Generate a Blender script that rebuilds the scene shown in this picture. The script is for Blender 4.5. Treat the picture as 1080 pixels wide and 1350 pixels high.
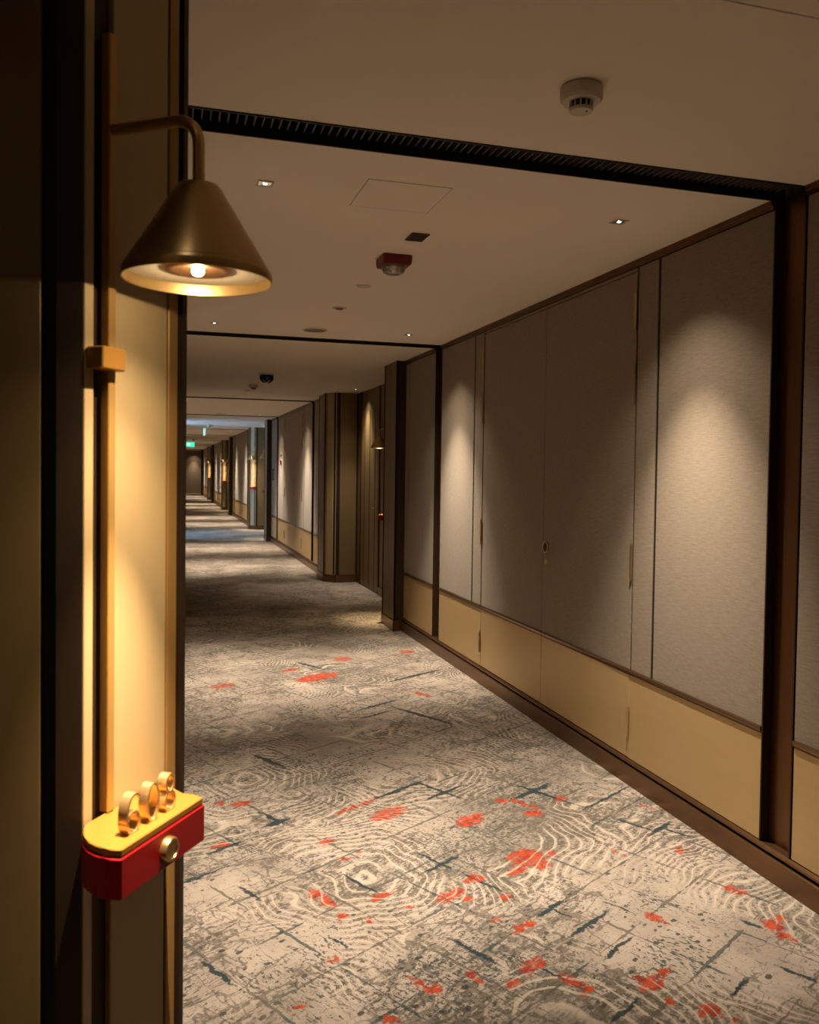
import bpy, bmesh, math, random
from mathutils import Vector, Matrix
random.seed(608)
for o in list(bpy.data.objects):
    bpy.data.objects.remove(o, do_unlink=True)
SC = bpy.context.scene
COL = SC.collection
# ------------------------------------------------------------------ camera
CY, CP, CR = math.radians(16.383), math.radians(-1.603), math.radians(.773)
FW = Vector((math.sin(CY)*math.cos(CP), math.cos(CY)*math.cos(CP), math.sin(CP)))
rr = Vector((math.cos(CY), -math.sin(CY), 0)); uu = rr.cross(FW)
rx = rr*math.cos(CR) + uu*math.sin(CR); ux = uu*math.cos(CR) - rr*math.sin(CR)
cam_d = bpy.data.cameras.new('camera'); cam = bpy.data.objects.new('camera', cam_d); COL.objects.link(cam)
cam.matrix_world = Matrix(((rx.x, ux.x, -FW.x, 0), (rx.y, ux.y, -FW.y, 0), (rx.z, ux.z, -FW.z, 1.486), (0, 0, 0, 1)))
cam_d.sensor_width = 36; cam_d.lens = 1112.5/1350*36; cam_d.shift_y = -23/1350
cam_d.clip_start = .05; cam_d.clip_end = 200
cam_d.dof.use_dof = True; cam_d.dof.focus_distance = 3.6; cam_d.dof.aperture_fstop = 9
SC.camera = cam
# ------------------------------------------------------------------ world, exposure
W = bpy.data.worlds.new('world'); SC.world = W; W.use_nodes = True
W.node_tree.nodes['Background'].inputs[0].default_value = (.9, .7, .5, 1)
W.node_tree.nodes['Background'].inputs[1].default_value = .02
vs = SC.view_settings
vs.view_transform = 'Standard'; vs.look = 'None'; vs.gamma = 1; vs.exposure = 0.0
vs.use_curve_mapping = False
try:
    SC.cycles.use_denoising = True; SC.cycles.max_bounces = 8; SC.cycles.diffuse_bounces = 5; SC.cycles.sample_clamp_indirect = 6
    SC.cycles.use_adaptive_sampling = True; SC.cycles.adaptive_threshold = .02
    SC.cycles.caustics_reflective = False; SC.cycles.caustics_refractive = False
except Exception:
    pass
WARM = (1, .82, .63)          # downlight colour
LAMPC = (1, .72, .40)         # wall lamp colour
DOWN_W, DOWN_ANG, DOWN_TILT = 345, 64, 2
LAMP_W = 128
WINDOW_E = 15.0

# ------------------------------------------------------------------ material helpers
class NT:
    def __init__(s, mat):
        s.t = mat.node_tree; s.n = s.t.nodes; s.l = s.t.links
    def node(s, kind, **kw):
        nd = s.n.new(kind)
        for k, v in kw.items(): setattr(nd, k, v)
        return nd
    def put(s, sock, v):
        if isinstance(v, bpy.types.NodeSocket): s.l.new(v, sock)
        elif v is not None: sock.default_value = v
    def m(s, op, a, b=None, c=None, clamp=False):
        nd = s.node('ShaderNodeMath', operation=op, use_clamp=clamp)
        for i, v in enumerate((a, b, c)):
            if v is not None: s.put(nd.inputs[i], v)
        return nd.outputs[0]
    def v(s, op, a, b=None, c=None):
        nd = s.node('ShaderNodeVectorMath', operation=op)
        for i, x in enumerate((a, b, c)):
            if x is not None: s.put(nd.inputs[i], x)
        return nd.outputs['Value'] if op in ('LENGTH', 'DISTANCE', 'DOT_PRODUCT') else nd.outputs[0]
    def noise(s, vec, scale, detail=2, rough=.5, color=False):
        nd = s.node('ShaderNodeTexNoise'); s.put(nd.inputs['Vector'], vec)
        nd.inputs['Scale'].default_value = scale; nd.inputs['Detail'].default_value = detail; nd.inputs['Roughness'].default_value = rough
        return nd.outputs['Color' if color else 'Fac']
    def step(s, x, lo, hi):
        nd = s.node('ShaderNodeMapRange', interpolation_type='SMOOTHSTEP')
        s.put(nd.inputs[0], x); nd.inputs[1].default_value = lo; nd.inputs[2].default_value = hi
        return nd.outputs[0]
    def mix(s, f, a, b):
        nd = s.node('ShaderNodeMix', data_type='RGBA')
        s.put(nd.inputs[0], f); s.put(nd.inputs[6], a if not isinstance(a, tuple) else (*a[:3], 1)); s.put(nd.inputs[7], b if not isinstance(b, tuple) else (*b[:3], 1))
        return nd.outputs[2]
MATS = {}
def base_mat(name):
    mt = bpy.data.materials.new(name); mt.use_nodes = True
    b = mt.node_tree.nodes['Principled BSDF']; return mt, NT(mt), b
def mat(name, col, rough=.5, metal=0.0, var=.08, scale=6.0, stretch=(1, 1, 1), bump=0.0, bscale=80.0, emit=None, estr=0, spec=None, trans=0, coat=0):
    if name in MATS: return MATS[name]
    mt, n, b = base_mat(name)
    tc = n.node('ShaderNodeTexCoord').outputs['Object']
    p = n.v('MULTIPLY', tc, tuple(stretch))
    f = n.noise(p, scale, 3, .55)
    lo = tuple(c*(1-var) for c in col); hi = tuple(min(1, c*(1+var)) for c in col)
    n.put(b.inputs['Base Color'], n.mix(f, lo, hi))
    b.inputs['Roughness'].default_value = rough; b.inputs['Metallic'].default_value = metal
    if spec is not None: b.inputs['Specular IOR Level'].default_value = spec
    if trans: b.inputs['Transmission Weight'].default_value = trans
    if coat: b.inputs['Coat Weight'].default_value = coat; b.inputs['Coat Roughness'].default_value = .15
    if bump:
        bn = n.node('ShaderNodeBump'); bn.inputs['Strength'].default_value = bump; bn.inputs['Distance'].default_value = .001
        n.put(bn.inputs['Height'], n.noise(p, bscale, 2)); n.put(b.inputs['Normal'], bn.outputs[0])
    if emit:
        b.inputs['Emission Color'].default_value = (*emit, 1); b.inputs['Emission Strength'].default_value = estr
    MATS[name] = mt; return mt
def fabric_mat(name, col, amt=.10):
    mt, n, b = base_mat(name)
    tc = n.node('ShaderNodeTexCoord').outputs['Object']
    s1 = n.noise(n.v('MULTIPLY', tc, (30, 18, 230)), 1.0, 3, .6)       # horizontal slub threads
    s2 = n.noise(n.v('MULTIPLY', tc, (30, 300, 40)), 1.0, 2, .5)       # fine vertical warp
    f = n.m('ADD', n.m('MULTIPLY', s1, .7), n.m('MULTIPLY', s2, .3))
    lo = tuple(c*(1-amt*2) for c in col); hi = tuple(min(1, c*(1+amt*2)) for c in col)
    n.put(b.inputs['Base Color'], n.mix(n.step(f, .25, .75), lo, hi))
    b.inputs['Roughness'].default_value = .8; b.inputs['Specular IOR Level'].default_value = .25
    b.inputs['Sheen Weight'].default_value = .15
    bn = n.node('ShaderNodeBump'); bn.inputs['Strength'].default_value = .35; bn.inputs['Distance'].default_value = .001
    n.put(bn.inputs['Height'], f); n.put(b.inputs['Normal'], bn.outputs[0])
    MATS[name] = mt; return mt
M_FAB = fabric_mat('wall_fabric', (.252, .204, .149))
M_LOW = mat('bronze_lacquer_panel', (.58, .42, .205), .42, .30, .05, 3, (1, 1, 12))
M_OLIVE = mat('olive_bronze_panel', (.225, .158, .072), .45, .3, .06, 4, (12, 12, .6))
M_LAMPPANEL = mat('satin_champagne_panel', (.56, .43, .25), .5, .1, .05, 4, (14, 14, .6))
M_BRONZE = mat('dark_bronze', (.16, .075, .030), .36, .85, .12, 5, (8, 8, .8))
M_DBRONZE = mat('deep_brown_bronze', (.058, .032, .017), .45, .5, .15, 5, (8, 8, .8))
M_EDGE = mat('blackened_bronze_edge', (.034, .019, .011), .5, .2, .1)
M_SKIRT = mat('bronze_skirting', (.19, .105, .050), .33, .8, .15, 8, (1, .6, 3))
M_BLACK = mat('black_backing', (.008, .006, .005), .7)
M_GRILLE = mat('black_grille_metal', (.012, .012, .013), .6, .2)
M_FIN = mat('grille_fin', (.16, .14, .12), .5, .3)
M_CEIL = mat('ceiling_paint', (.90, .81, .69), .9, 0, .03, 1.5, spec=.2)
M_BRASS = mat('aged_brass', (.60, .43, .20), .28, .9, .12, 10, (3, 3, .6))
M_STRIP = mat('bronze_edge_strip', (.42, .25, .09), .45, .3, .1, 6, (8, 8, .8))
M_ROD = mat('satin_rod_brass', (.62, .38, .13), .38, .5, .08, 10, (3, 3, .6))
M_BRASSL = mat('satin_brass', (.44, .225, .050), .42, .5, .06, 10)
M_GOLD = mat('polished_rose_gold', (.86, .58, .30), .28, .75, .05)
M_RED = mat('red_lacquer', (.30, .006, .010), .40, 0, .06, 5, spec=.3)
M_WHITE = mat('white_plastic', (.62, .56, .46), .5, 0, .04)
M_SHADEIN = mat('shade_inner_enamel', (.80, .72, .60), .55, 0, .03)
M_CHROME = mat('chrome', (.75, .75, .73), .12, 1, .05)
M_LED = mat('warm_led', (1, .9, .7), .4, emit=(1, .80, .52), estr=22)
M_DLED = mat('downlight_led', (1, .95, .9), .4, emit=(1, .93, .8), estr=7)
M_DARKGL = mat('black_dome_plastic', (.012, .012, .012), .15)
M_ALRED = mat('alarm_red', (.16, .010, .014), .45)
M_CLEAR = mat('clear_lens', (.55, .50, .44), .12, 0, .1, trans=.7)
M_GREEN = mat('exit_green', (.02, .4, .25), .5, emit=(.05, 1, .6), estr=1.1)
M_GREENL = mat('exit_pale', (.7, 1, .9), .5, emit=(.6, 1, .85), estr=.9)
M_CYAN = mat('edge_lit_acrylic', (.6, .85, .85), .3, emit=(.45, .95, 1), estr=.8)
M_DAY = mat('daylight_glass', (.6, .75, .9), .3, emit=(.36, .62, 1), estr=WINDOW_E)
M_ENDWALL = mat('end_wall_panel', (.28, .21, .13), .7, 0, .06, 3, (1, 1, 6))
RED = [(1.894, 2.234, 0.024, 0.038), (1.888, 2.159, 0.018, 0.034), (1.864, 2.058, 0.025, 0.02), (1.904, 1.98, 0.013, 0.011), (2.066, 2.063, 0.059, 0.012), (2.572, 2.552, 0.09, 
0.043), (2.53, 2.705, 0.109, 0.016), (2.773, 2.257, 0.072, 0.039), (2.655, 1.872, 0.071, 0.058), (2.537, 1.842, 0.044, 0.021), (2.642, 1.8, 0.036, 0.03), (2.757, 1.828, 0.019, 
0.016), (2.373, 1.918, 0.038, 0.022), (2.229, 1.9, 0.065, 0.024), (2.253, 1.837, 0.022, 0.018), (2.352, 1.753, 0.022, 0.018), (2.209, 1.682, 0.019, 0.015), (2.237, 1.591, 0.05, 
0.016), (2.081, 1.444, 0.049, 0.023), (1.965, 1.433, 0.022, 0.018), (2.1, 1.327, 0.02, 0.032), (1.91, 1.525, 0.009, 0.034), (1.776, 1.634, 0.011, 0.04), (1.781, 1.581, 0.019, 
0.016), (1.466, 1.787, 0.016, 0.013), (1.605, 1.575, 0.021, 0.017), (2.197, 2.527, 0.029, 0.024), (2.217, 2.357, 0.016, 0.013), (2.148, 2.365, 0.016, 0.013), (1.879, 2.795, 0.037, 
0.018), (2.116, 3.151, 0.024, 0.02), (2.185, 3.083, 0.045, 0.023), (1.673, 1.89, 0.015, 0.012), (3.044, 2.288, 0.029, 0.023), (3.025, 2.108, 0.035, 0.029), (3.078, 2.191, 0.017, 
0.068), (3.253, 2.12, 0.026, 0.021), (3.902, 4.607, 0.167, 0.072), (3.282, 4.867, 0.079, 0.04), (4.426, 4.919, 0.07, 0.058), (4.989, 4.763, 0.061, 0.05), (4.112, 3.769, 0.021, 
0.075), (2.066, 1.94, 0.013, 0.011), (3.907, 4.906, 0.072, 0.033), (2.597, 1.311, 0.019, 0.036), (2.255, 1.148, 0.054, 0.021), (2.335, 1.15, 0.033, 0.015), (2.255, 1.176, 0.01, 
0.022), (2.252, 0.975, 0.033, 0.027), (2.105, 1.323, 0.017, 0.031), (2.089, 1.261, 0.019, 0.015), (3.134, 1.487, 0.024, 0.02), (2.975, 1.193, 0.022, 0.037), (2.833, 1.011, 0.031, 
0.033), (2.793, 0.959, 0.017, 0.031), (2.88, 1.016, 0.035, 0.016), (2.941, 1.661, 0.008, 0.041), (3.444, 1.8, 0.008, 0.039), (2.208, 1.069, 0.014, 0.011), (2.268, 0.909, 0.013, 
0.011)]
TEAL = [(2.057, 2.178, 0.007, 0.08), (2.173, 2.811, 0.05, 0.014), (2.181, 2.866, 0.007, 0.086), (2.798, 2.706, 0.146, 0.010), (2.926, 2.581, 0.008, 0.133), (2.927, 2.537, 0.113, 
0.008), (2.378, 2.074, 0.09, 0.007), (2.381, 2.114, 0.006, 0.083), (3.238, 2.214, 0.010, 0.114), (3.236, 2.253, 0.105, 0.009), (1.393, 2.087, 0.007, 0.068), (2.403, 1.597, 0.066, 
0.008), (1.754, 1.952, 0.004, 0.041), (1.683, 2.63, 0.089, 0.006), (1.885, 2.766, 0.067, 0.009), (3.729, 3.795, 0.145, 0.011), (3.754, 3.439, 0.014, 0.203), (2.6, 3.435, 0.013, 
0.113), (3.562, 3.655, 0.107, 0.010), (2.379, 1.881, 0.005, 0.09), (1.736, 2.401, 0.006, 0.059), (4.457, 4.16, 0.227, 0.015), (4.095, 4.922, 0.012, 0.137), (2.017, 1.618, 0.006, 
0.085), (2.089, 1.358, 0.005, 0.065), (3.28, 1.638, 0.077, 0.009), (3.225, 2.262, 0.132, 0.009), (3.234, 2.193, 0.007, 0.116), (2.407, 1.449, 0.105, 0.007), (2.392, 1.596, 0.048, 
0.007), (2.401, 1.56, 0.004, 0.038), (2.575, 1.436, 0.004, 0.046), (3.23, 1.741, 0.007, 0.083), (3.287, 1.57, 0.007, 0.053), (2.608, 0.855, 0.007, 0.047), (2.79, 1.067, 0.007, 
0.028), (2.352, 1.309, 0.074, 0.006), (3.408, 1.973, 0.174, 0.007), (2.084, 1.138, 0.062, 0.006), (2.418, 0.954, 0.047, 0.006)]
def carpet_mat():
    mt, n, b = base_mat('patterned_carpet')
    P0 = n.node('ShaderNodeTexCoord').outputs['Object']
    P = n.v('MULTIPLY', P0, (1, 1, 0))
    wob = n.v('SUBTRACT', n.noise(P, 24, 5, .72, True), (.5, .5, .5))
    wobL = n.v('SUBTRACT', n.noise(P, 2.2, 2, .5, True), (.5, .5, .5))
    # pattern grid lies 30 degrees off the corridor axis
    q0 = n.node('ShaderNodeVectorRotate', rotation_type='Z_AXIS'); n.put(q0.inputs['Vector'], P); q0.inputs['Angle'].default_value = -math.radians(30)
    q0 = q0.outputs[0]
    qr = n.v('MULTIPLY_ADD', wob, (.105, .105, 0), q0)          # ragged
    qs = n.v('MULTIPLY_ADD', wob, (.022, .022, 0), q0)          # slightly ragged
    # ground colour
    g1 = n.noise(P, 3.1, 4, .6); fine = n.noise(P, 230, 2, .6)
    col = n.mix(n.step(g1, .35, .68), (.55, .475, .405), (.395, .338, .285))
    col = n.mix(n.m('MULTIPLY', fine, .30), col, (.29, .25, .21))
    # grey worn speckle in patches, dashes running with the grid
    st = n.noise(n.v('MULTIPLY', qs, (34, 90, 1)), 1, 4, .7)
    st2 = n.noise(n.v('MULTIPLY', qs, (100, 44, 1)), 1, 3, .65)
    patch = n.step(n.noise(P, 1.45, 3, .6), .36, .58)
    patch2 = n.step(n.noise(n.v('ADD', P, (7.3, 2.1, 0)), 1.7, 3, .6), .42, .64)
    th = n.m('SUBTRACT', st, n.m('MULTIPLY', patch, .13))
    grey = n.m('SUBTRACT', 1, n.step(th, .295, .37))
    col = n.mix(n.m('MULTIPLY', grey, .88), col, (.115, .108, .088))
    th2 = n.m('SUBTRACT', st2, n.m('MULTIPLY', patch2, .15))
    grey2 = n.m('SUBTRACT', 1, n.step(th2, .275, .335))
    col = n.mix(n.m('MULTIPLY', grey2, .88), col, (.030, .050, .055))
    # cracked veins and darker worn clouds
    def ridge(vec, sc, w0, w1, ofs):
        nz = n.noise(n.v('ADD', n.v('MULTIPLY', vec, sc), ofs), 1, 3, .62)
        dv = n.m('ABSOLUTE', n.m('SUBTRACT', nz, .5))
        return n.m('LESS_THAN', dv, n.m('MULTIPLY_ADD', patch, w1-w0, w0))
    vein = n.m('MAXIMUM', ridge(qs, (5.5, 15, 1), .003, .017, (1, 4, 0)), ridge(qs, (15, 5.5, 1), .003, .014, (6, 2, 0)))
    col = n.mix(n.m('MULTIPLY', n.m('MULTIPLY', vein, n.step(fine, .30, .45)), .32), col, (.075, .070, .056))
    big = n.m('MAXIMUM', ridge(qs, (2.3, 6.5, 1), .002, .022, (3, 8, 0)), ridge(qs, (7.0, 2.1, 1), .002, .016, (9, 5, 0)))
    col = n.mix(n.m('MULTIPLY', n.m('MULTIPLY', big, n.step(st2, .30, .5)), .6), col, (.060, .052, .042))
    vd = n.node('ShaderNodeTexVoronoi', feature='F1'); n.put(vd.inputs['Vector'], n.v('MULTIPLY', qs, (30, 46, 1))); vd.inputs['Scale'].default_value = 1
    sd = n.node('ShaderNodeSeparateColor'); n.put(sd.inputs[0], vd.outputs['Color'])
    dots = n.m('MULTIPLY', n.m('LESS_THAN', vd.outputs['Distance'], n.m('MULTIPLY', sd.outputs[1], .42)), n.m('GREATER_THAN', n.m('MULTIPLY_ADD', patch2, .35, sd.outputs[0]), .90))
    col = n.mix(n.m('MULTIPLY', dots, .85), col, (.030, .040, .042))
    cloud = n.step(n.noise(n.v('ADD', P, (11.2, 4.6, 0)), 1.15, 4, .6), .46, .66)
    col = n.mix(n.m('MULTIPLY', cloud, .52), col, (.13, .115, .090))
    # finger-print rings: arcs about scattered centres
    vo = n.node('ShaderNodeTexVoronoi', feature='F1'); n.put(vo.inputs['Vector'], n.v('MULTIPLY_ADD', wobL, (.42, .42, 0), P)); vo.inputs['Scale'].default_value = 1.05
    ph = n.m('MULTIPLY', vo.outputs['Distance'], 34*6.283)
    ring = n.m('SINE', n.m('ADD', ph, n.m('MULTIPLY', n.noise(P, 9, 2), 2.0)))
    rmask = n.step(n.noise(n.v('ADD', P, (3.7, 9.1, 0)), 1.7, 2, .5), .46, .57)
    rmask = n.m('MULTIPLY', rmask, n.step(vo.outputs['Distance'], .06, .28))
    dash = n.step(n.noise(n.v('MULTIPLY', P, (1, 1, 1)), 55, 2, .6), .44, .56)
    dark = n.m('MULTIPLY', n.m('MULTIPLY', n.step(ring, .35, .85), rmask), dash)
    col = n.mix(n.m('MULTIPLY', dark, .78), col, (.13, .112, .085))
    lite = n.m('MULTIPLY', n.step(n.m('MULTIPLY', ring, -1), .62, .97), rmask)
    col = n.mix(n.m('MULTIPLY', lite, .60), col, (.66, .565, .46))
    # broken grid lines
    sep = n.node('ShaderNodeSeparateXYZ'); n.put(sep.inputs[0], qs)
    def lines(c, per, ofs):
        fr = n.m('FRACT', n.m('ADD', n.m('DIVIDE', c, per), ofs))
        return n.m('MULTIPLY', n.m('ABSOLUTE', n.m('SUBTRACT', fr, .5)), per)
    la = lines(sep.outputs[0], .262, .13); lb = lines(sep.outputs[1], .262, .41)
    brk = n.noise(q0, 5.5, 3, .6); brk2 = n.noise(n.v('ADD', q0, (5, 3, 0)), 5.5, 3, .6)
    wa = n.m('MULTIPLY', n.step(brk, .40, .60), .0062); wb = n.m('MULTIPLY', n.step(brk2, .40, .60), .0062)
    ga = n.m('LESS_THAN', la, wa); gb = n.m('LESS_THAN', lb, wb)
    gl = n.m('MAXIMUM', ga, gb)
    col = n.mix(n.m('MULTIPLY', gl, .75), col, n.mix(n.step(n.noise(q0, 3.3, 2), .50, .6), (.10, .092, .075), (.022, .052, .062)))
    def field(L, vec, soft, gr):
        d = None
        for (cx, cy, ax, ay) in L:
            e = n.v('LENGTH', n.v('MULTIPLY_ADD', vec, (1/(ax*gr), 1/(ay*gr), 0), (-cx/(ax*gr), -cy/(ay*gr), 0)))
            d = e if d is None else n.m('MINIMUM', d, e)
        return n.m('SUBTRACT', 1, n.step(d, 1-soft, 1+soft))
    tl = field(TEAL, n.v('MULTIPLY_ADD', wob, (.050, .050, 0), q0), .25, 1.25)
    col = n.mix(n.m('MULTIPLY', tl, .92), col, (.014, .036, .048))
    rd = field(RED, qr, .16, 1.12)
    rd = n.m('MULTIPLY', rd, n.m('MULTIPLY_ADD', n.step(n.noise(n.v('MULTIPLY', q0, (26, 60, 1)), 1, 4, .7), .36, .50), .8, .2))
    # further along the corridor the splashes go on at random
    v2 = n.node('ShaderNodeTexVoronoi', feature='F1'); n.put(v2.inputs['Vector'], qr); v2.inputs['Scale'].default_value = 2.6
    s2 = n.node('ShaderNodeSeparateColor'); n.put(s2.inputs[0], v2.outputs['Color'])
    sy = n.node('ShaderNodeSeparateXYZ'); n.put(sy.inputs[0], P0)
    far = n.m('MULTIPLY', n.m('LESS_THAN', v2.outputs['Distance'], n.m('MULTIPLY', s2.outputs[1], .16)), n.m('GREATER_THAN', s2.outputs[0], .70))
    outside = n.m('MAXIMUM', n.m('GREATER_THAN', sy.outputs[1], 6.9), n.m('LESS_THAN', sy.outputs[1], 1.75))
    rd = n.m('MAXIMUM', rd, n.m('MULTIPLY', n.m('MULTIPLY', far, outside), .8))
    redc = n.mix(n.step(n.noise(q0, 30, 3, .6), .35, .65), (.55, .066, .014), (.25, .026, .013))
    rd = n.m('MULTIPLY', rd, n.m('SUBTRACT', 1, n.m('MULTIPLY', n.m('MULTIPLY', lite, .6), 1)))
    col = n.mix(n.m('MULTIPLY', rd, .93), col, redc)
    n.put(b.inputs['Base Color'], col)
    b.inputs['Roughness'].default_value = .95; b.inputs['Specular IOR Level'].default_value = .1
    b.inputs['Sheen Weight'].default_value = .1
    bn = n.node('ShaderNodeBump'); bn.inputs['Strength'].default_value = .5; bn.inputs['Distance'].default_value = .003
    n.put(bn.inputs['Height'], n.m('ADD', n.m('MULTIPLY', fine, .5), n.m('MULTIPLY', lite, .5))); n.put(b.inputs['Normal'], bn.outputs[0])
    return mt
M_CARPET = carpet_mat()
# ------------------------------------------------------------------ mesh helpers
def link(name, me, m, parent=None, loc=None, rot=None):
    o = bpy.data.objects.new(name, me); COL.objects.link(o)
    if m is not None and me is not None and not me.materials: me.materials.append(m)
    if parent is not None: o.parent = parent
    if loc is not None: o.location = loc
    if rot is not None: o.rotation_euler = rot
    return o
def tomesh(bm, name, smooth=None):
    bmesh.ops.recalc_face_normals(bm, faces=bm.faces)
    me = bpy.data.meshes.new(name); bm.to_mesh(me); bm.free()
    if smooth:
        for p in me.polygons: p.use_smooth = True
        try: me.set_sharp_from_angle(angle=math.radians(smooth))
        except Exception: pass
    return me
def tag(o, label=None, cat=None, group=None, kind=None):
    if label: o['label'] = label
    if cat: o['category'] = cat
    if group: o['group'] = group
    if kind: o['kind'] = kind
    return o
def empty(name, loc=(0, 0, 0), rz=0):
    o = bpy.data.objects.new(name, None); COL.objects.link(o); o.location = loc; o.rotation_euler = (0, 0, rz); o.empty_display_size = .05
    return o
def box_bm(x0, x1, y0, y1, z0, z1, bev=0):
    bm = bmesh.new()
    bmesh.ops.create_cube(bm, size=1)
    for v in bm.verts:
        v.co = Vector(((x0+x1)/2 + v.co.x*abs(x1-x0), (y0+y1)/2 + v.co.y*abs(y1-y0), (z0+z1)/2 + v.co.z*abs(z1-z0)))
    if bev: bmesh.ops.bevel(bm, geom=bm.edges[:], offset=bev, segments=1, affect='EDGES')
    return bm
def box(name, x0, x1, y0, y1, z0, z1, m, parent=None, bev=0):
    return link(name, tomesh(box_bm(x0, x1, y0, y1, z0, z1, bev), name), m, parent)
def prism_bm(pts, z0, z1, bev=0):
    bm = bmesh.new()
    lo = [bm.verts.new((x, y, z0)) for x, y in pts]; hi = [bm.verts.new((x, y, z1)) for x, y in pts]
    bm.faces.new(lo[::-1]); bm.faces.new(hi)
    k = len(pts)
    for i in range(k): bm.faces.new((lo[i], lo[(i+1) % k], hi[(i+1) % k], hi[i]))
    if bev: bmesh.ops.bevel(bm, geom=bm.edges[:], offset=bev, segments=1, affect='EDGES')
    return bm
def prism(name, pts, z0, z1, m, parent=None, bev=0, smooth=None):
    return link(name, tomesh(prism_bm(pts, z0, z1, bev), name, smooth), m, parent)
def extrude_y(name, prof, y0, y1, m, parent=None):
    """profile in (x, z) run along y"""
    bm = bmesh.new()
    a = [bm.verts.new((x, y0, z)) for x, z in prof]; c = [bm.verts.new((x, y1, z)) for x, z in prof]
    bm.faces.new(a); bm.faces.new(c[::-1]); k = len(prof)
    for i in range(k): bm.faces.new((a[i], a[(i+1) % k], c[(i+1) % k], c[i]))
    return link(name, tomesh(bm, name), m, parent)
def lathe_bm(prof, seg=32, bm=None, off=(0, 0, 0)):
    """profile [(r, z)...] about z; ends with r=0 are closed"""
    bm = bm or bmesh.new(); rings = []
    for r, z in prof:
        if r < 1e-6: rings.append([bm.verts.new((off[0], off[1], off[2]+z))])
        else: rings.append([bm.verts.new((off[0]+r*math.cos(2*math.pi*i/seg), off[1]+r*math.sin(2*math.pi*i/seg), off[2]+z)) for i in range(seg)])
    for A, B in zip(rings, rings[1:]):
        for i in range(seg):
            j = (i+1) % seg
            if len(A) == 1 and len(B) == 1: continue
            if len(A) == 1: bm.faces.new((A[0], B[j], B[i]))
            elif len(B) == 1: bm.faces.new((A[i], A[j], B[0]))
            else: bm.faces.new((A[i], A[j], B[j], B[i]))
    return bm
def lathe(name, prof, m, parent=None, loc=None, seg=32, smooth=35, rot=None):
    return link(name, tomesh(lathe_bm(prof, seg), name, smooth), m, parent, loc, rot)
def tube_bm(path, r, seg=12):
    bm = bmesh.new(); path = [Vector(p) for p in path]; rings = []
    ref = None
    for i, p in enumerate(path):
        t = (path[min(i+1, len(path)-1)] - path[max(i-1, 0)]).normalized()
        if ref is None: ref = t.orthogonal().normalized()
        ref = (ref - t*ref.dot(t)).normalized(); bi = t.cross(ref)
        rings.append([bm.verts.new(p + (ref*math.cos(2*math.pi*k/seg) + bi*math.sin(2*math.pi*k/seg))*r) for k in range(seg)])
    for A, B in zip(rings, rings[1:]):
        for k in range(seg): bm.faces.new((A[k], A[(k+1) % seg], B[(k+1) % seg], B[k]))
    bm.faces.new(rings[0][::-1]); bm.faces.new(rings[-1])
    return bm
def tube(name, path, r, m, parent=None, seg=12):
    return link(name, tomesh(tube_bm(path, r, seg), name, 40), m, parent)
def add_light(name, kind, loc, energy, color, parent=None, radius=.02, spot=None, blend=1, direction=None):
    d = bpy.data.lights.new(name, kind); d.energy = energy; d.color = color
    d.shadow_soft_size = radius
    if kind == 'SPOT': d.spot_size = math.radians(spot); d.spot_blend = blend
    o = bpy.data.objects.new(name, d); COL.objects.link(o); o.location = loc
    if direction is not None: o.rotation_euler = Vector(direction).to_track_quat('-Z', 'Y').to_euler()
    if parent is not None: o.parent = parent
    return o
# ------------------------------------------------------------------ the corridor shell
PER, CC = 9.92, 4.555
Y0, Y1, H = -3.2, 50.6, 2.5
KS = range(-1, 5)
FACE, BACK = 2.165, 2.205            # panel face and wall behind it
COLR = dict(x0=2.075, o1=3.40, x2=2.205, o2=3.555)
COLL = dict(x0=2.0803, o1=3.3006, x2=2.2005, o2=3.469)
RECX = 2.494
def MX(side, x): return x if side == 'R' else 2.11 - x
floor = tag(box('floor', -2.3, 2.85, Y0, Y1, -.06, 0, M_CARPET), 'cream hotel carpet with grey arcs, teal lines and orange-red splashes', 'carpet', kind='structure')
ceil = tag(box('ceiling', -2.3, 2.85, Y0-.1, Y1+.1, 2.64, 2.70, M_BLACK), 'beige painted flat corridor ceiling divided by dark slots', 'ceiling', kind='structure')
slots = []
for k in KS:
    c = CC + k*PER
    for a, b in ((-2.085, -1.92), (1.92, 2.085)):
        if c+a > Y0+.2 and c+b < Y1-.5: slots.append((c+a, c+b))
cuts = [Y0-.05, 1.568, 1.573] + [v for s in slots for v in s] + [Y1+.05]
cuts.sort()
for i in range(0, len(cuts), 2):
    box('plaster_panel', -2.3, 2.85, cuts[i], cuts[i+1], H, 2.63, M_CEIL, ceil)
def wall_shell(side, cd, name, label):
    f = [(BACK, Y0)]
    for k in KS:
        c = CC + k*PER
        if k >= 0: f += [(RECX+.012, c-cd['o2']+.013), (cd['x2']+.012, c-cd['o2']+.013), (cd['x0']+.014, c-cd['o1']+.012), (cd['x0']+.014, c-2.975), (BACK, c-2.975)]
        f += [(BACK, c+2.975), (cd['x0']+.014, c+2.975), (cd['x0']+.014, c+cd['o1']-.012), (cd['x2']+.012, c+cd['o2']-.013), (RECX+.012, c+cd['o2']-.013)]
        if side == 'L' and k == 1: f += [(RECX+.012, c+PER/2-.62), (3.62, c+PER/2-.62), (3.62, c+PER/2+.62), (RECX+.012, c+PER/2+.62)]
    xo = 2.75 if side == 'R' else 4.3
    f += [(RECX+.012, Y1), (xo, Y1), (xo, Y0)]
    pts = [(MX(side, x), y) for x, y in f]
    bm = bmesh.new()
    lo = [bm.verts.new((x, y, 0)) for x, y in pts]; hi = [bm.verts.new((x, y, H)) for x, y in pts]
    for i in range(len(pts)):
        j = (i+1) % len(pts); bm.faces.new((lo[i], lo[j], hi[j], hi[i]))
    return tag(link(name, tomesh(bm, name), M_BLACK), label, 'wall', kind='structure')
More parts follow.
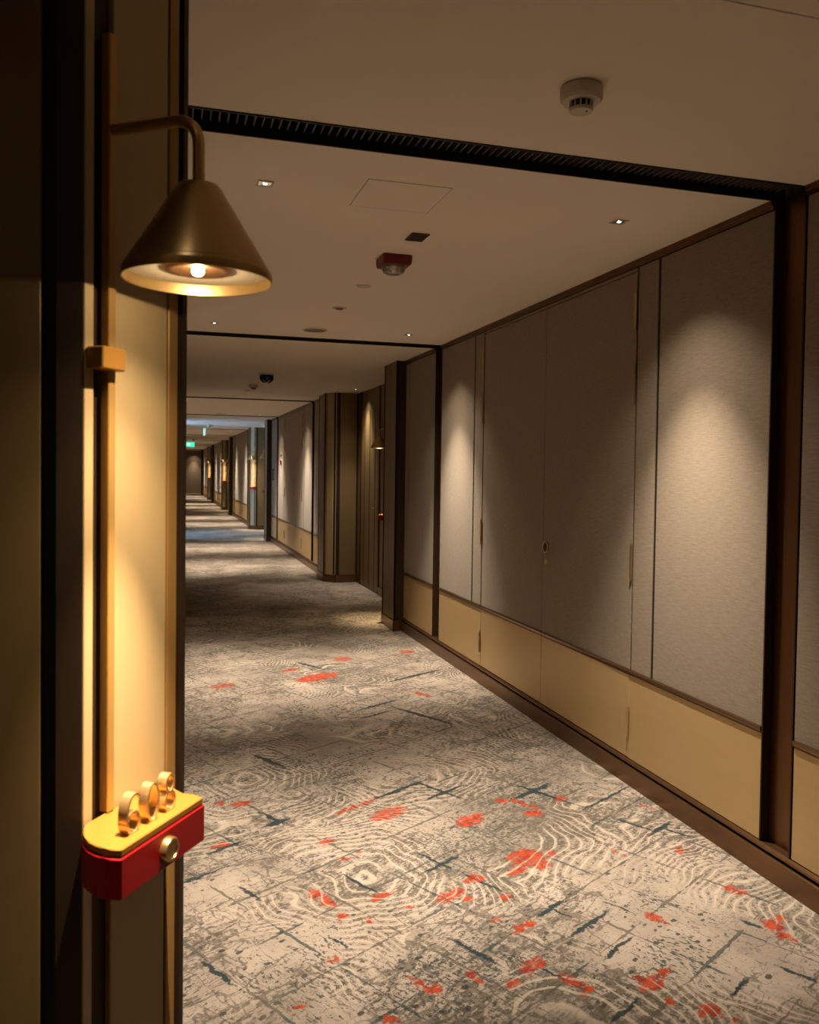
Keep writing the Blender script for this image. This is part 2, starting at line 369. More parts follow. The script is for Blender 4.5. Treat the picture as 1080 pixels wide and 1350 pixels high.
wall_r = wall_shell('R', COLR, 'wall_right', 'right corridor wall of grey-beige fabric panels above bronze lower panels')
wall_l = wall_shell('L', COLL, 'wall_left', 'left corridor wall with a bronze-edged column beside the near lamp')
tag(box('wall_end', -.75, 2.85, Y1, Y1+.1, 0, H, M_ENDWALL), 'far end wall of the corridor washed by one downlight', 'wall', kind='structure')
tag(box('wall_back', -.75, 2.85, Y0-.1, Y0, 0, H, M_OLIVE), 'plain olive wall added behind the viewpoint to keep indirect light in', 'wall', kind='structure')  # unseen stop wall, added to hold bounced light; the corridor runs on
base_r = tag(empty('baseboard_right'), 'bronze metal skirting along the right wall', 'skirting', kind='structure')
base_l = tag(empty('baseboard_left'), 'bronze metal skirting along the left wall', 'skirting', kind='structure')

def run_prof(side, name, prof, y0, y1, m, parent):
    return extrude_y(name, [(MX(side, x), z) for x, z in prof], y0, y1, m, parent)
SKIRT = [(2.204, 0), (2.145, 0), (2.145, .084), (2.150, .088), (2.204, .088)]
BEAD = [(2.204, .096), (2.157, .096), (2.153, .100), (2.153, .108), (2.163, .116), (2.204, .116)]
RAIL = [(2.204, .545), (2.156, .545), (2.156, .538), (2.161, .526), (2.168, .520), (2.204, .520)]
CORN = [(2.204, 2.5), (2.150, 2.5), (2.150, 2.484), (2.158, 2.480), (2.158, 2.468), (2.204, 2.468)]
def panel(side, name, y0, y1, z0, z1, m, parent, bev=.0015, face=FACE):
    a, b = sorted((MX(side, face), MX(side, 2.203)))
    return box(name, a, b, y0, y1, z0, z1, m, parent, bev)
DOORN = [0]
def next_door(loc=(0, 0, 0)):
    DOORN[0] += 1
    return empty('door_%d' % DOORN[0], loc)
def hinge(parent, x, y, z, h):
    p = [(0, -h/2-.012), (.003, -h/2-.010), (.0045, -h/2), (.0062, -h/2), (.0062, h/2), (.0045, h/2), (.003, h/2+.010), (0, h/2+.012)]
    lathe('hinge', p, M_BRASS, parent, (x, y, z), 10)
def leaf(c, s, k):
    """one leaf of a service double door: s = -1 nearer, +1 farther"""
    d = next_door()
    a, b = sorted((c + s*.0022, c + s*.984))
    panel('R', 'fabric_panel', a, b, .545, 2.447, M_FAB, d)
    panel('R', 'lower_panel', a, b, .120, .520, M_LOW, d)
    run_prof('R', 'rail', [(x+.002, z) for x, z in RAIL], a, b, M_SKIRT, d)
    hy = c + s*.988
    if k < 2:
        for z, h in ((2.265, .165), (1.915, .165), (1.065, .165), (.290, .13)): hinge(d, 2.157, hy, z, h)
    if s < 0 and k < 3:
        pl = lathe('pull_plate', [(0, .004), (.030, .004), (.034, .002), (.034, -.004)], M_DBRONZE, d, (2.164, c-.044, 1.05), 24, rot=(0, -math.pi/2, 0))
        bm = tube_bm([(0, .031*math.cos(t*math.pi/12), .031*math.sin(t*math.pi/12)) for t in range(25)], .004, 8)
        link('pull_ring', tomesh(bm, 'pull_ring', 40), M_BRASS, d, (2.159, c-.044, 1.05))
        lathe('lock_escutcheon', [(0, .006), (.012, .006), (.016, .002), (.016, -.004)], M_BRASS, d, (2.164, c-.050, .967), 18, rot=(0, -math.pi/2, 0))
    where = ['first bay, between the two nearest bright panels', 'second bay, beyond the first column', 'third bay, seen past the lit bracket lamp', 'fourth bay far down the corridor', 'last bay near the end wall'][k]
    return tag(d, ('nearer' if s < 0 else 'farther') + ' leaf of the flush fabric door in the ' + where, 'door', kind='structure')
def bay(side, k, wall, base):
    c = CC + k*PER
    lo = max(c-2.962, Y0+.01)
    spans = []
    for s in (-1, 1):
        spans += [(s*1.183, s*1.918), (s*.998, s*1.162), (s*2.087, s*2.836), (s*2.850, s*2.962)]
    for a, b in spans:
        a, b = sorted((c+a, c+b))
        if a < Y0: continue
        panel(side, 'fabric_panel', a, b, .545, 2.466, M_FAB, wall)
    for s in (-1, 1):
        for a, b in ((1.162, 1.183), (.985, .998), (2.836, 2.850)):
            a, b = sorted((c+s*a, c+s*b))
            if a > Y0: panel(side, 'reveal_strip', a, b, .545, 2.466, M_BLACK, wall, 0, FACE+.005)
    for a, b in [(-1.918, -.988), (.988, 1.918), (-2.962, -2.087), (2.087, 2.962)]:
        a, b = c+a, c+b
        if a < Y0: continue
        panel(side, 'lower_panel', a, b, .118, .520, M_LOW, wall)
        run_prof(side, 'rail', RAIL, a, b, M_SKIRT, wall)
        run_prof(side, 'cornice', CORN, a, b, M_BRONZE, wall)
    if c-.99 > Y0:
        run_prof(side, 'cornice', CORN, c-.988, c+.988, M_BRONZE, wall)
        panel(side, 'door_head', c-.984, c+.984, 2.451, 2.467, M_FAB, wall, .001)
        if side == 'R':
            leaf(c, -1, k); leaf(c, 1, k)
        else:
            for s in (-1, 1):
                a, b = sorted((c+s*.0022, c+s*.984))
                panel(side, 'fabric_panel', a, b, .545, 2.447, M_FAB, wall); panel(side, 'lower_panel', a, b, .12, .520, M_LOW, wall)
    for s in (-1, 1):
        a, b = sorted((c+s*1.922, c+s*2.083))
        if a < Y0: continue
        x0, x1 = sorted((MX(side, 2.199), MX(side, 2.204)))
        box('pilaster_channel', x0, x1, a, b, .10, H, M_BRONZE, wall)
        e = a + .002 if True else b
        x0, x1 = sorted((MX(side, 2.161), MX(side, 2.198)))
        box('channel_edge', x0, x1, a, a+.006, .117, H, M_DBRONZE, wall)
        box('channel_edge', x0, x1, b-.006, b, .117, H, M_DBRONZE, wall)
    run_prof(side, 'skirting', SKIRT, lo, c+2.962, M_SKIRT, base)
    run_prof(side, 'skirting_bead', BEAD, lo, c+2.962, M_SKIRT, base)

def strip(name, A, B, inward, t0, t1, z0, z1, m, parent, a0=0.0, a1=None, bev=0):
    """slab on the plan line A->B between distances a0..a1, from depth t0 (negative = proud) to t1 along inward"""
    A, B = Vector(A), Vector(B); d = (B-A); L = d.length; d.normalize(); n = Vector(inward).normalized()
    a1 = L if a1 is None else a1
    pts = [A+d*a0+n*t0, A+d*a1+n*t0, A+d*a1+n*t1, A+d*a0+n*t1]
    return prism(name, [(p.x, p.y) for p in pts], z0, z1, m, parent, bev)
def column(side, k, d, wall, base, cd):
    c = CC + k*PER
    P = lambda x, o: Vector((MX(side, x), c + d*o))
    sx = 1 if side == 'R' else -1
    A, B, Cn, D = P(cd['x0'], 2.965), P(cd['x0'], cd['o1']), P(cd['x2'], cd['o2']), P(RECX, cd['o2'])
    S = P(FACE+.03, 2.965)
    inx, iny = Vector((sx, 0)), Vector((0, d))         # into the wall / away from the bay
    # return that faces the bay
    strip('return_panel', S, A, iny, 0, .010, .10, H, M_DBRONZE, wall)
    LF = cd['o1'] - 2.965
    strip('corner_trim', A, B, inx, -.003, .012, .10, H, M_EDGE, wall, 0, .016)
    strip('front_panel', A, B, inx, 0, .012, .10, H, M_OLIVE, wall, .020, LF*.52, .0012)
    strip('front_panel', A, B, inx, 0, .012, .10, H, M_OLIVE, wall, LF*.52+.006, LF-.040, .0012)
    strip('front_trim', A, B, inx, .001, .012, .10, H, M_BRONZE, wall, LF-.037, LF-.013)
    # angled face that carries the lamp
    v = (Cn-B).normalized(); inn = Vector((-v.y, v.x))
    if inn.x*sx < 0: inn = -inn
    L = (Cn-B).length
    post = [B - Vector((0, d))*.011 - inx*.004, B - inx*.004 - v*.0, B + v*.009 - inn*.004, B + v*.011 + inn*.010, B - Vector((0, d))*.011 + inx*.012]
    prism('corner_trim', [(p.x, p.y) for p in post], .0, H, M_EDGE, wall)
    strip('bronze_strip', B, Cn, inn, -.001, .012, .10, H, M_STRIP, wall, .016, .0375, .001)
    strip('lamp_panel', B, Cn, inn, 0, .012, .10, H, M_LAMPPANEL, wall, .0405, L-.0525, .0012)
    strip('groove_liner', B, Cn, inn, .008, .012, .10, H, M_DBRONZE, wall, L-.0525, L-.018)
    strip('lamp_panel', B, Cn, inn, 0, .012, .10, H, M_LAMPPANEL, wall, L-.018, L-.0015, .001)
    # side of the recess
    q = abs(D.x-Cn.x)
    strip('corner_trim', Cn, D, iny*-1, 0, -.010, .0, H, M_EDGE, wall, 0, .030) if False else None
    io = Vector((0, -d))          # recess side lies on the far side of the column: inward = back towards the bay
    strip('corner_trim', Cn, D, io, -.004, .012, .0, H, M_EDGE, wall, .0005, .030)
    strip('recess_panel', Cn, D, io, 0, .012, .10, H, M_OLIVE, wall, .047, q-.022, .0015)
    strip('corner_trim', Cn, D, io, .002, .012, .10, H, M_EDGE, wall, q-.018, q-.004)
    # skirting round the column
    for a, b_, i_ in ((S, A, iny), (A, B, inx), (B, Cn, inn), (Cn, D, io)):
        strip('skirting', a, b_, i_, -.010, .010, 0, .096, M_SKIRT, base)
for side, wall, base, cd in (('R', wall_r, base_r, COLR), ('L', wall_l, base_l, COLL)):
    for k in KS:
        bay(side, k, wall, base)
        column(side, k, 1, wall, base, cd)
        if k >= 0: column(side, k, -1, wall, base, cd)
# recessed bedroom entrances
def guest_door(side, yc, w, k, s):
    d = next_door()
    a, b = sorted((MX(side, RECX-.004), MX(side, RECX+.010)))
    box('leaf', a, b, yc-w/2, yc+w/2, .01, 2.25, M_OLIVE, d, .002)
    for t in (-.30, .0, .30):
        a2, b2 = sorted((MX(side, RECX-.008), MX(side, RECX-.003)))
        box('bead', a2, b2, yc+t*w-.006, yc+t*w+.006, .03, 2.24, M_BRONZE, d)
    hx = MX(side, RECX-.03)
    a3, b3 = sorted((MX(side, RECX-.012), MX(side, RECX-.003)))
    pl = box('lock_plate', a3, b3, yc-s*(w/2-.08)-.02, yc-s*(w/2-.08)+.02, .95, 1.15, M_BRASS, d, .002)
    tube('lever', [(MX(side, RECX-.008), yc-s*(w/2-.08), 1.03), (hx, yc-s*(w/2-.08), 1.03), (hx, yc-s*(w/2-.19), 1.03)], .008, M_BRASS, pl, 8)
    nm = ['facing the viewpoint side recess', 'in the first recess on the right', 'in the second recess on the right', 'in the third recess', 'in the fourth recess', 'in the last recess'][k+1]
    return tag(d, ('nearer' if s < 0 else 'farther') + ' olive bronze bedroom door ' + nm, 'door', kind='structure')
for side, wall, base, cd in (('R', wall_r, base_r, COLR), ('L', wall_l, base_l, COLL)):
    for k in KS:
        rc = CC + k*PER + PER/2
        hw = PER/2 - cd['o2']
        hi_end = min(rc+hw, Y1-.01)
        for a, b in ((-hw+.002, -1.235), (-.225, .225), (1.235, hw-.002)):
            if rc+b > Y1: continue
            panel_x = sorted((MX(side, RECX), MX(side, RECX+.011)))
            if side == 'L' and k == 1 and a == -.225: continue
            box('recess_panel', *panel_x, rc+a, rc+b, .10, H, M_OLIVE, wall, .0015)
        for t in (-1.21, -.25, .25, 1.21):
            if rc+t > Y1-.1 or (side == 'L' and k == 1): continue
            panel_x = sorted((MX(side, RECX-.014), MX(side, RECX+.011)))
            box('door_frame', *panel_x, rc+t-.022, rc+t+.022, 0, H, M_BRONZE, wall)
        for s in (-1, 1):
            if rc+s*.73+.5 > Y1 or (side == 'L' and k == 1): continue
            if side == 'R': guest_door(side, rc+s*.73, .91, k, s)
            else:
                panel_x = sorted((MX(side, RECX-.004), MX(side, RECX+.010)))
                box('recess_panel', *panel_x, rc+s*.73-.455, rc+s*.73+.455, .01, 2.25, M_OLIVE, wall)
            panel_x = sorted((MX(side, RECX), MX(side, RECX+.010)))
            box('door_head', *panel_x, rc+s*.73-.455, rc+s*.73+.455, 2.256, H, M_OLIVE, wall)
        panel_x = sorted((MX(side, RECX-.012), MX(side, RECX+.011)))
        if rc+hw < Y1:
            for a, b in ((-hw, -1.235), (-.228, .228), (1.235, hw)):
                box('skirting', *panel_x, rc+a, rc+b, 0, .096, M_SKIRT, base)
# the daylit lobby window in the left recess opposite the second right recess
rc = CC + PER + PER/2
wn = tag(empty('window_1', (MX('L', 3.60), rc, 0)), 'tall daylit window at the end of the side lobby on the left', 'window', kind='structure')
box('pane', .0, .006, -.60, -.02, .12, 2.42, M_DAY, wn); box('pane', .0, .006, .02, .60, .12, 2.42, M_DAY, wn)
for t in (-.62, 0, .62): box('mullion', -.01, .04, t-.02, t+.02, 0, H, M_DBRONZE, wn)
# ------------------------------------------------------------------ ceiling slot grilles
GL = ['black slot diffuser with fine fins crossing the ceiling nearest the viewpoint', 'black slot diffuser across the ceiling just beyond the speaker disc', 'black slot diffuser across the ceiling beyond the dome camera', 'thin black ceiling slot where the second bay ends']
SFX = ['fifth', 'sixth', 'seventh', 'eighth', 'ninth', 'tenth', 'eleventh']
for i, (a, b) in enumerate(slots):
    g = empty('slot_diffuser', (1.055, (a+b)/2, H)); hw = (b-a)/2
    tag(g, GL[i] if i < 4 else 'thin dark ceiling slot, %s from the viewpoint' % SFX[i-4], 'air vent', 'slot diffusers across the ceiling')
    box('channel_side', -1.145, 1.145, -hw+.0005, -hw+.008, -.004, .10, M_GRILLE, g)
    box('channel_side', -1.145, 1.145, hw-.008, hw-.0005, -.004, .10, M_GRILLE, g)
    box('channel_top', -1.145, 1.145, -hw+.0005, hw-.0005, .10, .108, M_GRILLE, g)
    if i == 0:
        bm = box_bm(-.0022, .0022, -hw+.009, hw-.009, .026, .060); me = tomesh(bm, 'fin'); me.materials.append(M_FIN)
        for j in range(87): link('fin', me, None, g, (-1.10+j*.0256, 0, 0))
    elif i == 1:
        bm = bmesh.new()
        for j in range(87):
            x = -1.10+j*.0256
            t = box_bm(x-.0022, x+.0022, -hw+.009, hw-.009, .026, .060); tm = bpy.data.meshes.new('t'); t.to_mesh(tm); t.free(); bm.from_mesh(tm); bpy.data.meshes.remove(tm)
        f = link('fins', tomesh(bm, 'fins'), M_FIN, g); f['kind'] = 'stuff'
# ------------------------------------------------------------------ downlights
def downlight(x, y, label, tilt=(0, 0), w=DOWN_W, ang=DOWN_ANG, group='square recessed downlights'):
    d = tag(empty('downlight', (x, y, H)), label, 'downlight', group)
    bm = bmesh.new(); O, I = .029, .023
    ro = [(-O, -O), (O, -O), (O, O), (-O, O)]; ri = [(-I, -I), (I, -I), (I, I), (-I, I)]
    lv = [[bm.verts.new((px, py, z)) for px, py in r] for r, z in ((ro, -.001), (ro, -.004), (ri, -.004), (ri, -.001))]
    for Aq, Bq in zip(lv, lv[1:]):
        for i in range(4): bm.faces.new((Aq[i], Aq[(i+1) % 4], Bq[(i+1) % 4], Bq[i]))
    link('trim_frame', tomesh(bm, 'trim_frame'), M_WHITE, d)
    bm = bmesh.new(); N = 6
    vv = [[bm.verts.new((-I+2*I*i/N, -I+2*I*j/N, -.0010 - (.0022 if (i+j) % 2 else 0))) for j in range(N+1)] for i in range(N+1)]
    for i in range(N):
        for j in range(N): bm.faces.new((vv[i][j], vv[i+1][j], vv[i+1][j+1], vv[i][j+1]))
    link('reflector', tomesh(bm, 'reflector'), M_CHROME, d)
    lathe('led', [(0, -.0042), (.007, -.004), (.009, -.002)], M_DLED, d, None, 12)
    add_light('downlight_beam', 'SPOT', (0, 0, -.012), w, WARM, d, .012, ang, 1, (math.sin(math.radians(tilt[0])), 0, -math.cos(math.radians(tilt[0]))))
    add_light('downlight_spill', 'SPOT', (0, 0, -.012), w*.14, WARM, d, .012, 106, 1, (0, 0, -1))
    return d
BAYN = ['first bay', 'second bay', 'third bay', 'fourth bay', 'last bay']
for k in range(0, 5):
    c = CC + k*PER
    for s in (-1, 1):
        for x, sd in ((.347, 'left'), (1.760, 'right')):
            if k == 0: lb = {(-1, 'left'): 'square downlight nearest the brass lamp shade, left of the ceiling hatch', (-1, 'right'): 'square downlight near the right wall in front of the ceiling hatch', (1, 'left'): 'small square downlight at left just before the second ceiling slot', (1, 'right'): 'small square downlight at right just before the second ceiling slot'}[(s, sd)]
            else: lb = '%s square downlight in the %s of the corridor, %s pair' % (sd, BAYN[k], 'nearer' if s < 0 else 'farther')
            downlight(x, c+s*1.505, lb, (DOWN_TILT if sd == 'right' else -DOWN_TILT, 0))
for k in range(-1, 4):
    rc = CC + k*PER + PER/2
    nm = ['the recess beside the viewpoint', 'the first recess on the right', 'the second recess on the right', 'the third recess on the right', 'the fourth recess on the right'][k+1]
    downlight(2.325, rc+.845, 'small square downlight over the door in ' + nm, (0, 0), DOWN_W*.35, 70)
downlight(-.215, .44, 'square downlight over the left recess beside the viewpoint', (0, 0), DOWN_W*.045, 76)
downlight(1.80, 50.28, 'square downlight washing the far end wall', (0, 0), DOWN_W*.45, 60)
# ------------------------------------------------------------------ bracket lamps and number shelves
def frame_on(kind, k=0, d=-1):
    """returns root position, rotation, sign of the outward normal on local y"""
    if kind == 'near': W0, u, sg = Vector((-.0835, 1.0957)), Vector((.5807, .8141)), -1
    else:
        c = CC + k*PER
        Bp, Ep = Vector((COLR['x0'], c+d*COLR['o1'])), Vector((COLR['x2'], c+d*COLR['o2']))
        u = (Bp-Ep).normalized(); W0 = Ep + u*.010
        n_ = Vector((-u.y, u.x)); sg = 1 if n_.x < 0 else -1
    return W0, math.atan2(u.y, u.x), sg
def bracket_lamp(fr, label, near=False, group='brass bracket lamps', w=LAMP_W):
    W0, rz, sg = fr
    L = tag(empty('bracket_lamp', (W0.x, W0.y, 1.052), rz), label, 'wall lamp', group)
    Z = -1.052
    b = lambda nm, u0, u1, n0, n1, z0, z1, m, p, bev=0: box(nm, u0, u1, *sorted((sg*n0, sg*n1)), z0+Z, z1+Z, m, p, bev)
    b('rod', .0215, .0345, -.003, .010, 1.0525, 2.017, M_ROD, L, .0012)
    b('clamp', -.0086, .034, .0008, .0255, 1.604, 1.631, M_BRASSL, L, .0015)
    R = .030; path = [(.028, sg*.010, 1.900+Z), (.028, sg*.05, 1.9+Z), (.028, sg*.102, 1.900+Z)]
    for i in range(1, 9):
        t = i/8*math.pi/2; path.append((.028, sg*(.102+R*math.sin(t)), 1.900-R+R*math.cos(t)+Z))
    path.append((.028, sg*.132, 1.818+Z))
    tube('arm', path, .0072, M_BRASS, L, 14)
    seg = 64 if near else 24
    sh = lathe('shade', [(0, 1.8225), (.017, 1.8225), (.0235, 1.8205), (.0285, 1.8150), (.0320, 1.8085), (.0868, 1.7190), (.0875, 1.7165), (.0875, 1.7085), (.0868, 1.7080), (.0855, 1.7085), (.0850, 1.7225), (.0360, 1.7225)],
               M_BRASS, L, (.028, sg*.132, Z), seg, 30)
    lathe('inner_plate', [(.0852, 1.7215), (.0375, 1.7215)], M_SHADEIN, sh, (0, 0, 0), seg)
    lathe('lamp_bezel', [(.0385, 1.7214), (.0380, 1.7196), (.0350, 1.7190), (.0280, 1.7205), (.0265, 1.7215), (.012, 1.7216), (0, 1.7216)], M_BRONZE, sh, (0, 0, 0), 36)
    lathe('led_lens', [(0, 1.7140), (.0040, 1.7147), (.0065, 1.7165), (.0072, 1.7190), (.0072, 1.7215)], M_LED, sh, (0, 0, 0), 20)
    lp = (.028, sg*.132, 1.7128+Z)
    add_light('bracket_lamp_beam', 'SPOT', lp, w, LAMPC, L, .0045, 40, 1, (0, -sg*.055, -1))
    add_light('bracket_lamp_flood', 'SPOT', lp, w*.12, LAMPC, L, .0045, 80, 1, (0, -sg*.055, -1))
    add_light('bracket_lamp_wide', 'SPOT', lp, w*.058, LAMPC, L, .0045, 130, 1, (0, 0, -1))
    add_light('bracket_lamp_spill', 'POINT', lp, w*.0055, LAMPC, L, .0045)
    return L
def digit(ch, parent, u, sg, zb):
    """thin serif-less numeral bent from a flat strip, standing on the plate"""
    S = .046
    def ell(cx, cy, a, b_, t0, t1, k=28): return [(cx+a*math.cos(t0+(t1-t0)*i/k), cy+b_*math.sin(t0+(t1-t0)*i/k)) for i in range(k+1)]
    T = 2*math.pi
    if ch == '0': ps = [(ell(0, .5, .235, .5, 0, T, 36), True)]
    elif ch == '8': ps = [(ell(0, .76, .185, .24, -T/4, 3*T/4, 28), True), (ell(0, .265, .225, .265, -T/4, 3*T/4, 28), True)]
    else: ps = [(ell(.05, .5, .29, .5, T*.13, T*.5, 22) + ell(0, .28, .24, .28, T/2, T*1.5, 30)[1:], False)]
    bm = bmesh.new()
    for pts, closed in ps:
        n = len(pts) - (1 if closed else 0); pr_ = pts[:n]
        rows = []
        for i in range(n):
            p = pr_[i]; a = pr_[(i-1) % n] if (closed or i > 0) else pr_[i]; c = pr_[(i+1) % n] if (closed or i < n-1) else pr_[i]
            tx, ty = c[0]-a[0], c[1]-a[1]; l = math.hypot(tx, ty) or 1
            nx, ny = -ty/l, tx/l; hw = .022 + .014*abs(nx)
            rows.append([bm.verts.new((u+(p[0]+o*nx*hw)*S, sg*yy, zb+(p[1]+o*ny*hw)*S)) for o, yy in ((1, .0755), (-1, .0755), (-1, .0625), (1, .0625))])
        rng = range(n) if closed else range(n-1)
        for i in rng:
            A, B = rows[i], rows[(i+1) % n]
            for q_ in range(4): bm.faces.new((A[q_], A[(q_+1) % 4], B[(q_+1) % 4], B[q_]))
        if not closed: bm.faces.new(rows[0]); bm.faces.new(rows[-1][::-1])
    return link('digit', tomesh(bm, 'digit', 40), M_GOLD, parent)
def number_shelf(fr, label, near=False, group='red number shelves'):
    W0, rz, sg = fr
    S = tag(empty('number_shelf', (W0.x, W0.y, .994), rz), label, 'door sign', group)
    half = [(.085, .092), (.0883, .080), (.0885, .071), (.0865, .057), (.0815, .042), (.073, .029), (.061, .016), (.048, .0075), (.038, .003)]
    out = [(.028-a, n) for a, n in half][::-1]; out = [(.028-a, n) for a, n in half] + [(.155, .003), (.146, .012), (.134, .026), (.123, .041)] + [(.028+a, n) for a, n in half[3::-1]]  # right end flared along the wall, added to cast the shadow below the shelf
    P = [(u, sg*n) for u, n in out]
    prism('body', P, .0, .0475, M_RED, S, .0012)
    cx, cn = .028, .05
    Pt = [(cx+(u-cx)*.975, sg*(cn+(n-cn)*.965)) for u, n in out]
    prism('shadow_gap', [(cx+(u-cx)*.95, sg*(cn+(n-cn)*.93)) for u, n in out], .0475, .0490, M_DBRONZE, S)
    prism('top_plate', Pt, .0490, .0575, M_BRASSL, S, .0010)
    bt = lathe('bell_button', [(.0150, -.002), (.0150, .006), (.0135, .0085), (.0110, .0085), (.0105, .0070), (0, .0070)], M_BRASS, S, (.029, sg*.0925, .024), 28, rot=(-sg*math.pi/2, 0, 0))
    if near:
        for ch, u in (('6', -.013), ('0', .025), ('8', .060)): digit(ch, S, u, sg, .0575)
        for u in (-.013, .025, .060): box('digit_foot', u-.008, u+.008, *sorted((sg*.0625, sg*.0755)), .0570, .0590, M_GOLD, S)
    return S
bracket_lamp(frame_on('near'), 'large brass cone lamp on a bracket beside the viewpoint, over the 608 shelf', True)
number_shelf(frame_on('near'), 'red and brass number shelf reading 608 under the near lamp', True)
FAR = [(0, 1, 'behind the first column on the right, its cone in silhouette'), (2, -1, 'on the far column of the second recess, glowing'), (1, 1, 'half hidden behind the second column on the right'), (3, -1, 'on the far column of the third recess, glowing'), (2, 1, 'half hidden behind the third column'), (4, -1, 'on the far column of the fourth recess, smallest glowing')]
for k, d, w in FAR:
    f = frame_on('R', k, d)
    bracket_lamp(f, 'brass bracket lamp ' + w)
    number_shelf(f, 'small red number shelf below the lamp ' + w.split(', ')[0])
# ------------------------------------------------------------------ things on the ceiling
def smoke(y, label, x=1.055, grp='smoke detectors'):
    s = tag(empty('smoke_detector', (x, y, H)), label, 'smoke detector', grp)
    lathe('base', [(.0, .0), (.052, 0), (.056, -.004), (.056, -.030), (.050, -.038), (.0, -.039)], M_WHITE, s, None, 36)
    lathe('chamber', [(.028, -.038), (.026, -.056)], M_BLACK, s, None, 24)
    bm = box_bm(.026, .0305, -.0016, .0016, -.057, -.038); me = tomesh(bm, 'rib'); me.materials.append(M_WHITE)
    for i in range(12): link('rib', me, None, s, None, (0, 0, i*math.pi/6))
    lathe('cap', [(.031, -.0555), (.032, -.058), (.029, -.063), (.012, -.065), (0, -.065)], M_WHITE, s, None, 30)
    lathe('indicator', [(0, -.0665), (.003, -.0655), (.003, -.064)], M_DARKGL, s, (.010, -.012, 0), 8)
    return s
smoke(2.035, 'round white smoke detector on the ceiling in front of the first slot')
smoke(10.31, 'small white smoke detector behind the dome camera')
smoke(20.23, 'small smoke detector on the bluish lit ceiling beyond the second bay')
smoke(30.15, 'tiny smoke detector just in front of the green exit sign')
def disc(name, y, r, label, cat, m, h=.006, grp=None):
    o = lathe(name, [(r*.98, 0), (r, -h*.5), (r*.96, -h), (0, -h)], m, None, (1.06, y, H), 32)
    return tag(o, label, cat, grp)
disc('sprinkler_cover', 4.56, .040, 'small round flush cover plate behind the red alarm', 'sprinkler', M_WHITE, .005)
e = tag(empty('emergency_spotlight', (1.062, 5.225, H)), 'small round eyeball spotlight between the cover plate and the speaker', 'spotlight')
lathe('ring', [(.045, 0), (.045, -.004), (.034, -.006), (.028, -.002)], M_WHITE, e, None, 28)
lathe('eyeball', [(.028, -.002), (.020, -.010), (0, -.012)], M_BRONZE, e, None, 20)
lathe('lens', [(.006, -.011), (.004, -.0145), (0, -.015)], M_CHROME, e, (.008, -.004, 0), 10)
s = tag(empty('ceiling_speaker', (1.062, 6.107, H)), 'flat round ceiling speaker before the second slot', 'speaker')
lathe('rim', [(.088, 0), (.088, -.005), (.078, -.007), (.076, -.004)], M_WHITE, s, None, 40); lathe('mesh_cover', [(.077, -.004), (.04, -.0065), (0, -.007)], M_BRONZE, s, None, 32)
s = tag(empty('ceiling_speaker', (1.062, 16.03, H)), 'small round ceiling speaker in the second bay', 'speaker')
lathe('rim', [(.088, 0), (.088, -.005), (.078, -.007), (.076, -.004)], M_WHITE, s, None, 28); lathe('mesh_cover', [(.077, -.004), (0, -.007)], M_BRONZE, s, None, 24)
disc('sprinkler_cover', 11.15, .045, 'tiny round cover plate behind the second smoke detector', 'sprinkler', M_WHITE, .006)
# hatch
h = tag(empty('ceiling_hatch', (.8405, 3.0425, H)), 'flush square access hatch outlined by a thin shadow line in the ceiling', 'hatch')
bm = bmesh.new(); O, I = .1553, .1538
lv = [[bm.verts.new((px*q_, py*q_, z)) for px, py in ((-1, -1), (1, -1), (1, 1), (-1, 1))] for q_, z in ((O, -.0002), (O, -.0012), (I, -.0012), (I, -.0002))]
for A_, B_ in zip(lv, lv[1:]):
    for i in range(4): bm.faces.new((A_[i], A_[(i+1) % 4], B_[(i+1) % 4], B_[i]))
link('shadow_line', tomesh(bm, 'shadow_line'), M_BRONZE, h)
box('lid', -.1538, .1538, -.1538, .1538, -.0012, 0, M_CEIL, h)
v = tag(empty('vent_plate', (1.056, 3.526, H)), 'small dark rectangular vent plate between the hatch and the red alarm', 'vent')
box('plate', -.040, .040, -.058, .058, -.006, 0, M_BRONZE, v, .0015)
for i in range(6): box('slat', -.034, .034, -.050+i*.018, -.041+i*.018, -.0085, -.005, M_DBRONZE, v)
# strobe
a = tag(empty('fire_alarm_strobe', (1.055, 3.905, H)), 'dark red ceiling fire alarm with a clear strobe dome', 'fire alarm')
bm = bmesh.new(); rows = []
for hw, hl, z in ((.070, .072, 0), (.070, .072, -.030), (.066, .064, -.046)):
    rows.append([bm.verts.new((sx_*hw, sy_*hl, z)) for sx_, sy_ in ((-1, -1), (1, -1), (1, 1), (-1, 1))])
for A_, B_ in zip(rows, rows[1:]):
    for i in range(4): bm.faces.new((A_[i], A_[(i+1) % 4], B_[(i+1) % 4], B_[i]))
bm.faces.new(rows[-1]); bm.faces.new(rows[0][::-1]); bmesh.ops.bevel(bm, geom=bm.edges[:], offset=.003, segments=2, affect='EDGES')
link('housing', tomesh(bm, 'housing', 30), M_ALRED, a)
lathe('strobe_dome', [(.056, -.045), (.056, -.062), (.049, -.075), (.032, -.083), (0, -.085)], M_CLEAR, a, (-.004, -.010, 0), 28)
lathe('strobe_reflector', [(.030, -.0485), (.020, -.060), (.006, -.066), (0, -.066)], M_CHROME, a, (-.004, -.010, 0), 8)
tube('flash_tube', [(-.020, -.010, -.066), (.012, -.010, -.066)], .004, M_WHITE, a, 8)
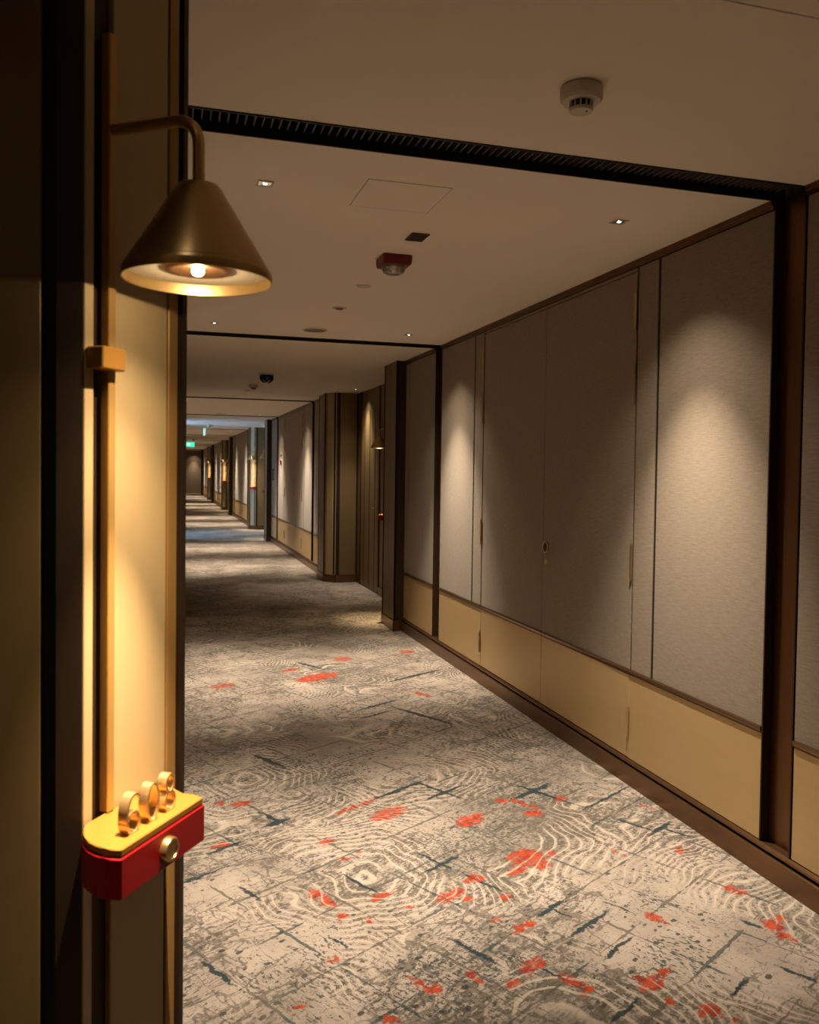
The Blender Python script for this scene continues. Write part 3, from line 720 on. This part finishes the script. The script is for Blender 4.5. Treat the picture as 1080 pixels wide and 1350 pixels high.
# dome camera
d = tag(empty('dome_camera', (1.064, 9.05, H)), 'black dome security camera with a pale trim ring on the ceiling', 'camera')
lathe('base_ring', [(.085, 0), (.085, -.012), (.074, -.020), (.0, -.020)], M_WHITE, d, None, 32)
lathe('dome', [(.074, -.018), (.076, -.045), (.066, -.078), (.040, -.100), (0, -.108)], M_DARKGL, d, None, 28)
bm = tube_bm([(-.062*math.cos(t*math.pi/10)*.72-.01, -.070, -.035-.068*math.sin(t*math.pi/10)) for t in range(2, 9)], .004, 8)
link('lens_slot', tomesh(bm, 'lens_slot', 40), M_WHITE, d)
# hanging signs
x_ = tag(empty('exit_sign', (.98, 32.0, H)), 'green lit exit sign hanging from the ceiling far down the corridor', 'exit sign')
box('case', -.17, .17, -.02, .02, -.235, -.07, M_GREEN, x_, .004); box('pictogram', -.10, .02, -.023, -.0195, -.20, -.105, M_GREENL, x_)
for t in (-.1, .1): tube('hanger', [(t, 0, 0), (t, 0, -.07)], .006, M_WHITE, x_, 6)
x_ = tag(empty('blade_sign', (1.03, 22.0, H)), 'pale cyan edge-lit sign hanging edge-on from the ceiling', 'sign')
box('acrylic_panel', -.022, .022, -.15, .15, -.185, -.010, M_CYAN, x_, .003); box('ceiling_rail', -.03, .03, -.17, .17, -.012, 0, M_WHITE, x_)
# wall fittings in the second bay
x_ = tag(empty('call_point', (FACE, 15.955, 1.565)), 'small dark red wall box on the lit panel of the second bay', 'call point')
box('case', -.030, 0, -.045, .045, 0, .085, M_ALRED, x_, .004); box('glass', -.033, -.029, -.028, .028, .020, .064, M_WHITE, x_)
x_ = tag(empty('wall_indicator', (FACE, 15.958, 1.718)), 'tiny dark wall indicator above the red wall box', 'indicator')
box('case', -.016, 0, -.028, .028, 0, .045, M_DBRONZE, x_, .003); lathe('lamp', [(0, .006), (.010, .003), (.010, -.002)], M_ALRED, x_, (-.016, 0, .022), 12, rot=(0, -math.pi/2, 0))
x_ = tag(empty('pull_handle', (FACE, 16.98, 1.26)), 'slim dark vertical pull handle beside the second column', 'handle')
tube('grip', [(-.03, 0, .0), (-.03, 0, .24)], .009, M_DBRONZE, x_, 10)
for z in (.03, .21): tube('standoff', [(-.03, 0, z), (0, 0, z)], .006, M_DBRONZE, x_, 8)
